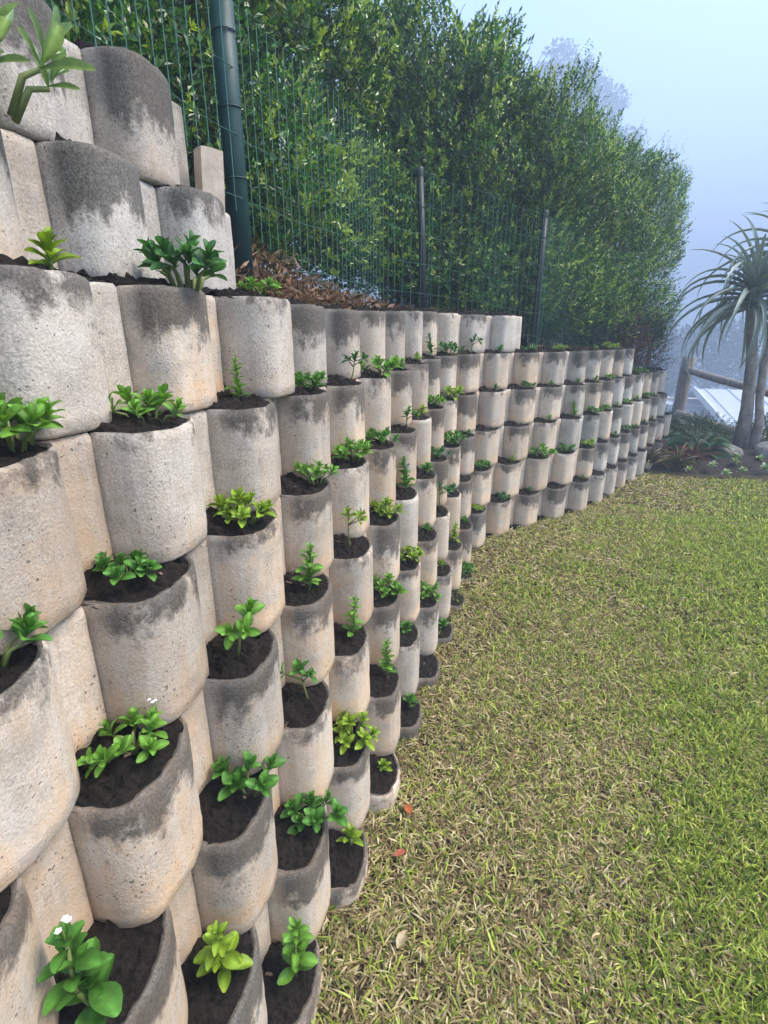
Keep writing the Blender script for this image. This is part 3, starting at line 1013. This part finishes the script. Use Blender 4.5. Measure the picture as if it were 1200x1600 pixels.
near = lambda x, y: np.hypot(x, y) < 2.7
mid = lambda x, y: (np.hypot(x, y) >= 2.7) & (np.hypot(x, y) < 4.6)
far = lambda x, y: np.hypot(x, y) >= 4.6
parts = [grass(360000, (-.6, 3.2), (-.2, 2.8), near, .046, .0042, 51),
         grass(520000, (-.2, 5.0), (-.2, 5.0), mid, .042, .0055, 52),
         grass(230000, (1.0, 8.5), (.5, 5.4), far, .042, .0080, 53)]
V, F, C, k = [], [], [], 0
for v, f_, c_ in parts:
    V.append(v); F.append(f_ + k); C.append(c_); k += len(v)
go = obj('grass', mesh('grass', np.concatenate(V), np.concatenate(F), M['grass'], False, np.concatenate(C)))
tag(go, 'coarse yellow green lawn with dry straw beside the wall', 'grass', kind='stuff')

# ------------------------------------------------------------------ dry litter on the bank and fallen leaves
r_ = np.random.default_rng(61)
n = 2600
ls = r_.uniform(1.5, 5.2, n) ** 1.0; ld = .46 + np.abs(r_.normal(0, .28, n))
ls = np.where(r_.random(n) < .6, r_.uniform(1.5, 2.7, n), ls)
lx, ly, _ = wall_pt(ls, ld)
lz = np.array([min(bank_z(a, b), (1.44 if a < 4.0 else 1.20) + max(0, b - .58) * .9) for a, b in zip(ls, ld)]) + r_.uniform(0, .07, n)
dv = r_.normal(size=(n, 3)); dv[:, 2] = np.abs(dv[:, 2]) * .6
lc = np.array([(.20, .11, .06), (.13, .06, .035), (.30, .19, .11), (.36, .24, .16)])[r_.integers(4, size=n)] * r_.uniform(.6, 1.2, (n, 1))
V, F, C = leaf_batch(np.stack([lx, ly, lz], -1), dv, unit(r_.normal(size=(n, 3))), r_.uniform(.02, .07, n), r_.uniform(.003, .016, n), lc)
M['litter'] = m_leaf('dry_litter', .8, .15, spec=.1)
tag(obj('dry_litter', mesh('dry_litter', V, F, M['litter'], False, C)), 'brown dry leaves and twigs heaped behind the wall top', 'leaf litter', kind='stuff')

def dead_leaf(x, y, L, colr, label, seed):
    r = random.Random(seed)
    V, Cc = [], []
    for i in range(6):
        u = i / 5
        w_ = .32 * math.sin(math.pi * min(1, u * .95 + .04)) + .01
        for j in range(5):
            v = j / 2 - 1
            V.append((u * L, v * w_ * L, L * (.10 * v * v + .10 * math.sin(u * 3 + r.random() * .3) + r.uniform(-.02, .02))))
            Cc.append([q * r.uniform(.75, 1.1) for q in colr])
    o = obj('fallen_leaf', mesh('fallen_leaf', V, grid_faces(6, 5), M['litter'], True, np.array(Cc)), None, (x, y, .022 + float(gz(x, y))), (r.uniform(-.3, .3), r.uniform(-.3, .3), r.uniform(0, 6.28)))
    tag(o, label, 'leaf', 'fallen leaves on the ground by the wall')
dead_leaf(.035, .86, .045, (.62, .50, .32), 'pale tan curled fallen leaf on the lawn nearest the camera', 1)
dead_leaf(.03, 1.10, .040, (.55, .16, .10), 'pinkish red fallen leaf between the wall foot and the lawn', 2)
dead_leaf(.085, 1.24, .040, (.45, .13, .05), 'rust brown fallen leaf lying against the wall foot', 3)
dead_leaf(.62, 2.6, .035, (.60, .48, .30), 'small straw coloured fallen leaf farther out on the dry grass', 4)

# ------------------------------------------------------------------ garden bed at the corner
bxs = np.linspace(2.2, 9.0, 50); bvs = np.linspace(0, 1, 26)
V = []
for t in bvs:
    for x in bxs:
        y0 = np.interp(x, BED_X, BED_Y)
        V.append((x, y0 + t * 2.6, 0))
V = np.array(V)
tt = np.repeat(bvs, len(bxs))
V[:, 2] = -.05 + .16 * sstep(0, .22, tt) - .30 * sstep(.62, 1, tt) + (fbm(V, 5, 71, 3) - .5) * .06 * sstep(0, .15, tt)
V[:, 1] += (fbm(V, 3, 72, 2) - .5) * .12
bed = obj('garden_bed', mesh('garden_bed', V, grid_faces(len(bvs), len(bxs)), M['bed']))
tag(bed, kind='structure')

# rocks
M['rock'] = m_plain('grey_rock', [(.3, (.09, .085, .08)), (.55, (.20, .19, .18)), (.75, (.32, .30, .28))], 9, .9, (.8, .03))
def rock(x, y, z, sx, sy, sz, seed, label):
    nu, nv = 12, 18
    V = []
    for i in range(nu):
        p = math.pi * i / (nu - 1)
        for j in range(nv):
            t = 2 * math.pi * j / nv
            V.append((math.sin(p) * math.cos(t), math.sin(p) * math.sin(t), math.cos(p)))
    V = np.array(V)
    V *= (.72 + .55 * fbm(V, 1.6, seed, 3))[:, None]
    V = np.sign(V) * np.abs(V) ** .85 * np.array([[sx, sy, sz]])
    o = obj('rock', mesh('rock', V, grid_faces(nu, nv, True), M['rock']), None, (x, y, z), (0, 0, seed))
    tag(o, label, 'rock', 'rocks round the foot of the tree aloe')
rock(3.86, 5.72, .12, .19, .14, .09, 3, 'long flat grey rock left of the aloe trunk')
rock(4.30, 5.62, .12, .15, .15, .13, 4, 'rounded grey rock in front of the aloe trunk')
rock(4.72, 5.75, .12, .18, .14, .11, 5, 'grey rock right of the aloe trunk')

# ------------------------------------------------------------------ strap leaved plants: aloe, bromeliads, cycad
def strap_leaf(name, L, w0, droop, c0, c1, mat, thick=.12, n=12, curl=.5):
    """long tapering channelled leaf starting along +x, arching over"""
    V, C = [], []
    x = z = 0.0
    ang = 0.0
    for i in range(n):
        u = i / (n - 1)
        w_ = w0 * (1 - u) ** .75 * (.75 + .5 * min(1, u * 4) * (1 - u * .4)) + .0015
        nx, nz = -math.sin(ang), math.cos(ang)
        for j in range(5):
            v = j / 2 - 1
            h = curl * w_ * v * v
            V.append((x + nx * h, v * w_ * .5, z + nz * h))
            k = .85 + .3 * u + (.15 if abs(v) == 1 else 0)
            C.append([(a + (b - a) * u) * k for a, b in zip(c0, c1)])
        ang -= droop / n * (.4 + 1.4 * u)
        x += math.cos(ang) * L / (n - 1); z += math.sin(ang) * L / (n - 1)
    return mesh(name, V, grid_faces(n, 5), mat, True, np.array(C))
M['aloe'] = m_leaf('aloe_leaf', .45, .08, spec=.4, vary=.25)
M['strap'] = m_leaf('strap_leaf', .4, .2, spec=.45)
M['aloe_bark'] = m_plain('aloe_bark', [(.3, (.10, .085, .075)), (.6, (.30, .265, .235)), (.8, (.42, .385, .35))], 12, .85, (.6, .02), stretch=(1, 1, .5))

aloe = empty('tree_aloe', (4.27, 6.05, .06))
tag(aloe, 'tall grey green tree aloe with long drooping leaves in the corner bed', 'aloe')
ap = [Vector((0, 0, -.1)), Vector((-.03, 0, .5)), Vector((-.10, 0, 1.05)), Vector((-.20, .01, 1.55)), Vector((-.26, .0, 1.78))]
obj('trunk', MB().add(*tube(ap, [.095, .066, .056, .05, .045], 14)).mesh('trunk', M['aloe_bark']), aloe)
bp = [Vector((.08, -.06, -.1)), Vector((.11, -.06, .35)), Vector((.06, -.04, .62)), Vector((.04, .0, 1.1)), Vector((.08, .05, 1.7)), Vector((.14, .05, 2.12))]
obj('trunk', MB().add(*tube(bp, [.07, .048, .042, .045, .048, .045], 12)).mesh('trunk', M['aloe_bark']), aloe)
AL = [strap_leaf('leaf', .80, .052, 2.0, (.24, .29, .25), (.29, .35, .30), M['aloe']),
      strap_leaf('leaf', .78, .048, 2.7, (.20, .25, .22), (.25, .31, .27), M['aloe']),
      strap_leaf('leaf', .62, .042, 1.0, (.28, .34, .28), (.31, .37, .31), M['aloe'])]
r = random.Random(5)
for (cx_, cy_, cz_, nl, sc_) in ((-.26, .0, 1.84, 54, 1.30), (.14, .05, 2.20, 50, 1.3)):
    for k in range(nl):
        t = k / (nl - 1)
        az_ = k * 2.39996 + r.uniform(-.2, .2)
        el = -.25 + 1.55 * t ** 1.1 + r.uniform(-.12, .12)
        me = AL[2] if t > .75 else AL[r.choice((0, 0, 1))]
        s_ = sc_ * r.uniform(.82, 1.12)
        obj('leaf', me, aloe, (cx_, cy_, cz_ - .26 + .30 * t), (r.uniform(-.2, .2), -el, az_), (s_, s_, s_))

def tufted(name, loc, leaves, n, el0, el1, seed, label, cat, scale=1.0, group=None):
    root = empty(name, loc)
    r = random.Random(seed)
    for k in range(n):
        t = k / max(1, n - 1)
        s_ = scale * r.uniform(.75, 1.15) * (1 - .25 * t)
        obj('leaf', r.choice(leaves), root, (0, 0, .02 * t), (r.uniform(-.25, .25), -(el0 + (el1 - el0) * t + r.uniform(-.15, .15)), k * 2.39996 + r.uniform(-.25, .25)), (s_, s_, s_))
    tag(root, label, cat, group)
    return root
BR = [strap_leaf('leaf', .36, .048, 1.1, (.050, .060, .022), (.14, .055, .035), M['strap'], n=8),
      strap_leaf('leaf', .30, .045, .8, (.10, .040, .028), (.30, .055, .045), M['strap'], n=8),
      strap_leaf('leaf', .33, .042, 1.3, (.070, .085, .025), (.17, .13, .045), M['strap'], n=8)]
for k, (x, y, sc_, lab) in enumerate([
        (2.86, 5.38, 1.0, 'brown green bromeliad at the corner where wall meets the bed'),
        (3.12, 5.30, .95, 'olive bromeliad second from the wall in the bed'),
        (3.02, 5.72, 1.1, 'reddish bromeliad behind the front ones by the wall'),
        (3.40, 5.52, 1.0, 'red tinged bromeliad beside the green cycad'),
        (2.98, 6.05, 1.1, 'tan brown bromeliad tall against the wall foot')]):
    tufted('bromeliad', (x, y, .07), [BR[0], BR[2]] if k in (0, 1) else ([BR[0], BR[1]] if k != 4 else [BR[2], BR[1]]), 22, .25, 1.35, 80 + k, lab, 'bromeliad', sc_, 'bromeliads in the corner bed')
# cycad fronds: a rib with leaflets
def frond(name, L, seed):
    V, F, C = [], [], []
    n = 26
    x = z = 0; ang = 0
    for i in range(n):
        u = i / (n - 1)
        for s_ in (-1, 1):
            l = .15 * math.sin(math.pi * min(1, u * .85 + .12)) * L / .6
            b = len(V)
            dx, dz = math.cos(ang), math.sin(ang)
            V += [(x, 0, z), (x + dx * .012 + l * .25, s_ * l * .5, z + dz * .01 + l * .25), (x + l * .55, s_ * l, z + l * .10), (x + dx * .016, 0, z + dz * .016)]
            F.append((b, b + 1, b + 2, b + 3))
            C += [(.035, .095, .035), (.06, .15, .05), (.075, .17, .06), (.05, .12, .045)]
        ang -= .05 * (1 + u)
        x += math.cos(ang) * L / n; z += math.sin(ang) * L / n
    return mesh(name, V, F, M['strap'], False, np.array(C))
FR = [frond('leaf', .55, 1), frond('leaf', .46, 2)]
tufted('cycad', (3.62, 5.75, .10), FR, 17, .35, 1.25, 91, 'green cycad with stiff arching feathery fronds in the corner bed', 'cycad', 1.0)
tufted('cycad', (3.45, 6.35, .08), FR, 15, .35, 1.3, 92, 'darker cycad behind the bromeliads close to the wall', 'cycad', .95)
# small pale bedding plants
BD = [unit_leaf('leaf', (.16, .26, .10), (.50, .56, .36), .55, .2, .3), LEAVES[0]]
r = random.Random(9)
spots = [(3.12, 5.10), (3.42, 5.20), (3.45, 5.02), (3.72, 5.30), (3.66, 5.08), (3.92, 5.14), (4.02, 5.38), (4.18, 5.16), (4.30, 5.36), (4.45, 5.12), (4.62, 5.30), (4.78, 5.10), (3.85, 5.48), (3.28, 5.38)]
order = sorted(range(len(spots)), key=lambda k: spots[k][0] / spots[k][1])
for n_, k in enumerate(order):
    x, y = spots[k]
    root = empty('bedding_plant', (x, y, -.0 + .09 * min(1, (y - 4.90) * 2)), r.uniform(0, 6.28))
    for j in range(11):
        t = j / 10
        l = r.uniform(.045, .065)
        obj('leaf', BD[0] if r.random() < .7 else BD[1], root, (0, 0, .015 + .02 * t), (r.uniform(-.3, .3), -(.2 + .9 * t), j * 2.4), (l, l, l))
    tag(root, 'small pale leaved bedding plant, %s from the left on the dark bed soil' % ORD[n_], 'bedding plant', 'pale bedding plants along the bed edge')

# leafy bushes: behind the bed and at the far end of the wall
def bush(name, loc, rx, ry, rz, n, per, llen, pal, tipc, seed, label, cat='shrub', mat='hedge_leaf'):
    r = np.random.default_rng(seed)
    root = empty(name, loc)
    u = unit(r.normal(size=(n, 3))); u[:, 2] = np.abs(u[:, 2]) * 1.2 - .2
    lump = .65 + .7 * fbm(u, 2.2, seed, 3)
    p = u * (lump * (1 - .5 * r.random(n) ** 2))[:, None] * np.array([[rx, ry, rz]])
    p[:, 2] += rz * .25
    d = u + np.array([[0, 0, .5]]) + r.normal(size=u.shape) * .4
    sl = .05 + .07 * r.random(n)
    V, F, C = sprig_leaves(r, p, d, sl * rz / .3, per, llen, llen * .4, pal, tipc, .3)
    obj('crown', mesh('crown', V, F, M[mat], False, C), root)
    mb = MB()
    for k in range(4):
        q = p[k] * .8
        mb.add(*tube([(0, 0, -.1), (q[0] * .4, q[1] * .4, abs(q[2]) * .5), tuple(q)], [.014, .01, .005], 5))
    obj('trunk', mb.mesh('trunk', M['bark']), root)
    tag(root, label, cat)
    return root
PURPLE = [(.055, .022, .030), (.085, .030, .035), (.040, .020, .028), (.05, .05, .028)]
DARKP = [(.028, .034, .034), (.036, .046, .040), (.035, .026, .034)]
x, y, _ = wall_pt(6.55, .62); bush('red_shrub', (x, y, 1.0), .22, .24, .50, 520, 10, .032, PURPLE, (.16, .05, .05), 101, 'reddish purple shrub spilling over the far end of the wall')
x, y, _ = wall_pt(7.15, .55); bush('dark_shrub', (x, y, .90), .22, .26, .62, 620, 12, .026, DARKP, (.06, .08, .06), 102, 'dark purplish bushy shrub at the very end of the wall top')
bush('low_shrub', (4.05, 6.55, .0), .40, .30, .32, 420, 10, .03, [(.03, .07, .03), (.04, .09, .035)], (.09, .14, .05), 103, 'low dark green shrub behind the rocks left of the aloe')
bush('low_shrub', (4.95, 6.55, .0), .40, .30, .34, 420, 10, .03, [(.03, .07, .03), (.04, .09, .035)], (.10, .14, .05), 104, 'low green shrub right of the aloe trunk below the pole rail')
bush('low_shrub', (3.55, 6.75, .0), .30, .30, .36, 380, 10, .028, [(.03, .075, .03), (.05, .10, .035)], (.10, .16, .05), 105, 'leafy green shrub against the last blocks of the wall')

# ------------------------------------------------------------------ pole fence
M['wood'] = m_plain('weathered_pole', [(.3, (.10, .085, .07)), (.55, (.22, .19, .16)), (.8, (.33, .29, .25))], 9, .85, (.7, .01), stretch=(3, 3, .5))
pf = empty('pole_fence', (5.15, 9.05, -.1))
tag(pf, 'weathered round pole fence with one thick post behind the aloe', 'fence')
o_ = Vector((5.15, 9.05, -.1))
def pole(name, pts, rad):
    n = 7
    P = [Vector(pts[0]).lerp(Vector(pts[1]), k / (n - 1)) - o_ + Vector((random.uniform(-.01, .01), random.uniform(-.01, .01), random.uniform(-.008, .008))) for k in range(n)]
    obj(name, MB().add(*tube(P, [rad * random.uniform(.94, 1.06) for _ in range(n)], 12)).mesh(name, M['wood']), pf)
pole('post', ((5.13, 9.05, -.4), (5.17, 9.05, 1.03)), .10)
pole('rail', ((5.13, 9.00, .84), (5.40, 4.2, .32)), .055)
pole('rail', ((5.10, 9.02, .10), (5.38, 4.2, -.12)), .07)

# ------------------------------------------------------------------ houses down the slope
M['roof'] = m_plain('pale_metal_roof', [(.3, (.50, .54, .60)), (.7, (.62, .66, .72))], 3, .5, (.1, .01))
M['trim'] = m_plain('white_trim', [(.3, (.74, .75, .76)), (.7, (.82, .83, .84))], 5, .6, (.1, .01))
M['grey_wall'] = m_plain('grey_plaster', [(.3, (.30, .31, .33)), (.7, (.38, .39, .41))], 6, .85, (.2, .01))
M['glass'] = m_plain('dark_window', [(.3, (.03, .035, .045)), (.7, (.05, .06, .07))], 2, .12, (.0, .01))
def box(mb, x0, x1, y0, y1, z0, z1):
    v = [(x0, y0, z0), (x1, y0, z0), (x1, y1, z0), (x0, y1, z0), (x0, y0, z1), (x1, y0, z1), (x1, y1, z1), (x0, y1, z1)]
    mb.add(v, [(0, 3, 2, 1), (4, 5, 6, 7), (0, 1, 5, 4), (1, 2, 6, 5), (2, 3, 7, 6), (3, 0, 4, 7)])
    return mb
hs = empty('house', (20.8, 31.4, -8.8), -.30); hs.scale = (1.6, 1.6, 1.6)
tag(hs, 'misty house with pale ribbed metal roof below the garden', 'house')
obj('wall', box(MB(), .4, 10.6, .5, 9.0, 0, 3.05).mesh('wall', M['grey_wall'], False), hs)
mb = MB()
def slope(y): return 3.3 + .16 * y
mb.add([(0, 0, 3.2), (11, 0, 3.2), (11, 5, 4.0), (0, 5, 4.0), (0, 0, 3.3), (11, 0, 3.3), (11, 5, 4.1), (0, 5, 4.1)], [(0, 3, 2, 1), (4, 5, 6, 7), (0, 1, 5, 4), (1, 2, 6, 5), (2, 3, 7, 6), (3, 0, 4, 7)])
mb.add([(0, 10, 3.2), (11, 10, 3.2), (11, 5, 4.0), (0, 5, 4.0), (0, 10, 3.3), (11, 10, 3.3), (11, 5, 4.1), (0, 5, 4.1)], [(0, 1, 2, 3), (7, 6, 5, 4), (4, 5, 1, 0), (5, 6, 2, 1), (7, 4, 0, 3)])
roof = obj('roof', mb.mesh('roof', M['roof'], False), hs)
rib = MB().add([(0, 0, 3.30), (.06, 0, 3.30), (.06, 5, 4.10), (0, 5, 4.10), (0, 0, 3.35), (.06, 0, 3.35), (.06, 5, 4.15), (0, 5, 4.15)], [(4, 5, 6, 7), (0, 1, 5, 4), (1, 2, 6, 5), (3, 0, 4, 7)]).mesh('roof_rib', M['roof'], False)
for k in range(12): obj('roof_rib', rib, roof, (.9 * k + .4, 0, 0))
obj('barge_board', MB().add([(-.08, -.1, 3.1), (0, -.1, 3.1), (0, 5, 3.95), (-.08, 5, 3.95), (-.08, -.1, 3.4), (0, -.1, 3.4), (0, 5, 4.2), (-.08, 5, 4.2)], [(0, 3, 2, 1), (4, 5, 6, 7), (0, 1, 5, 4), (1, 2, 6, 5), (2, 3, 7, 6), (3, 0, 4, 7)]).mesh('barge_board', M['trim'], False), hs)
obj('gutter', box(MB(), 0, 11, -.16, -.02, 3.12, 3.26).mesh('gutter', M['trim'], False), hs)
for k in range(3): obj('window', box(MB(), 1.5 + 3 * k, 3.0 + 3 * k, .44, .52, 1.0, 2.3).mesh('window', M['glass'], False), hs)
hb = empty('house', (22.7, 42.4, -10.4), -.12); hb.scale = (1.6, 1.6, 1.6)
tag(hb, 'low misty flat roofed building with white parapet beyond the pole post', 'house')
obj('wall', box(MB(), 0, 3.6, 0, 5, 0, 3.75).mesh('wall', M['grey_wall'], False), hb)
obj('parapet', box(MB(), -.15, 3.75, -.15, 5.1, 3.752, 4.15).mesh('parapet', M['trim'], False), hb)
for k in range(2): obj('window', box(MB(), .5 + 1.6 * k, 1.6 + 1.6 * k, -.05, .03, 1.6, 2.9).mesh('window', M['glass'], False), hb)

# ------------------------------------------------------------------ far trees in the mist
def far_tree(loc, h, rad, clumps, seed, label, leaf=.9):
    r = np.random.default_rng(seed)
    root = empty('gum_tree', loc)
    mb = MB()
    tips = []
    mb.add(*tube([(0, 0, -1), (.2, 0, h * .3), (-.1, .2, h * .6), (.1, 0, h * .86)], [.45, .34, .22, .08], 8))
    for k in range(clumps):
        t = .45 + .55 * (k + .5) / clumps
        a = k * 2.4
        rr = rad * (.35 + .8 * r.random()) * (1.15 - .75 * abs(t - .62) / .4)
        tip = np.array([rr * math.cos(a), rr * math.sin(a), h * t])
        tips.append(tip)
        mb.add(*tube([(0, 0, h * (t - .18)), tuple(tip * np.array([.5, .5, 1]) - np.array([0, 0, h * .06])), tuple(tip)], [.12, .08, .03], 5))
    obj('trunk', mb.mesh('trunk', M['bark']), root)
    n = 1600 * 3
    c = np.array(tips)[r.integers(len(tips), size=n)]
    cr = rad * .38
    p = c + unit(r.normal(size=(n, 3))) * (cr * (1 - .6 * r.random(n) ** 2))[:, None] * np.array([[1, 1, .75]])
    cl = np.array([(.035, .06, .035), (.05, .08, .045), (.03, .05, .03)])[r.integers(3, size=n)]
    V, F, C = leaf_batch(p, r.normal(size=(n, 3)), unit(r.normal(size=(n, 3))), r.uniform(.5, 1, n) * leaf, r.uniform(.3, .6, n) * leaf, cl)
    obj('crown', mesh('crown', V, F, M['far_leaf'], False, C), root)
    tag(root, label, 'tree')
far_tree((25.5, 92, 15), 25.0, 5.5, 16, 1, 'faint misty tree crown showing over the hedge, left one')
far_tree((31.5, 96, 15), 24.0, 6.5, 18, 2, 'faint misty tree crown showing over the hedge, right one')
far_tree((24, 50, -9.5), 12.5, 3.8, 12, 3, 'misty tree low between the hedge end and the aloe', .6)
far_tree((32, 52, -9.5), 12, 4.2, 12, 4, 'misty tree behind the aloe leaves above the pale roof', .6)

# ------------------------------------------------------------------ mist
hz = NT('mist')
for nd in list(hz.t.nodes):
    if nd != hz.out: hz.t.nodes.remove(nd)
pv = hz.n('ShaderNodeVolumePrincipled')
pv.inputs['Color'].default_value = (.43, .53, .665, 1)
pv.inputs['Density'].default_value = .016
pv.inputs['Anisotropy'].default_value = .1
hz.l(pv.outputs[0], hz.out.inputs['Volume'])
hb_ = box(MB(), -390, 410, -70, 410, -11.5, 44)
haze = obj('haze', hb_.mesh('haze', hz.m, False))
tag(haze, 'pale blue grey morning mist hanging over the garden', 'mist', kind='stuff')
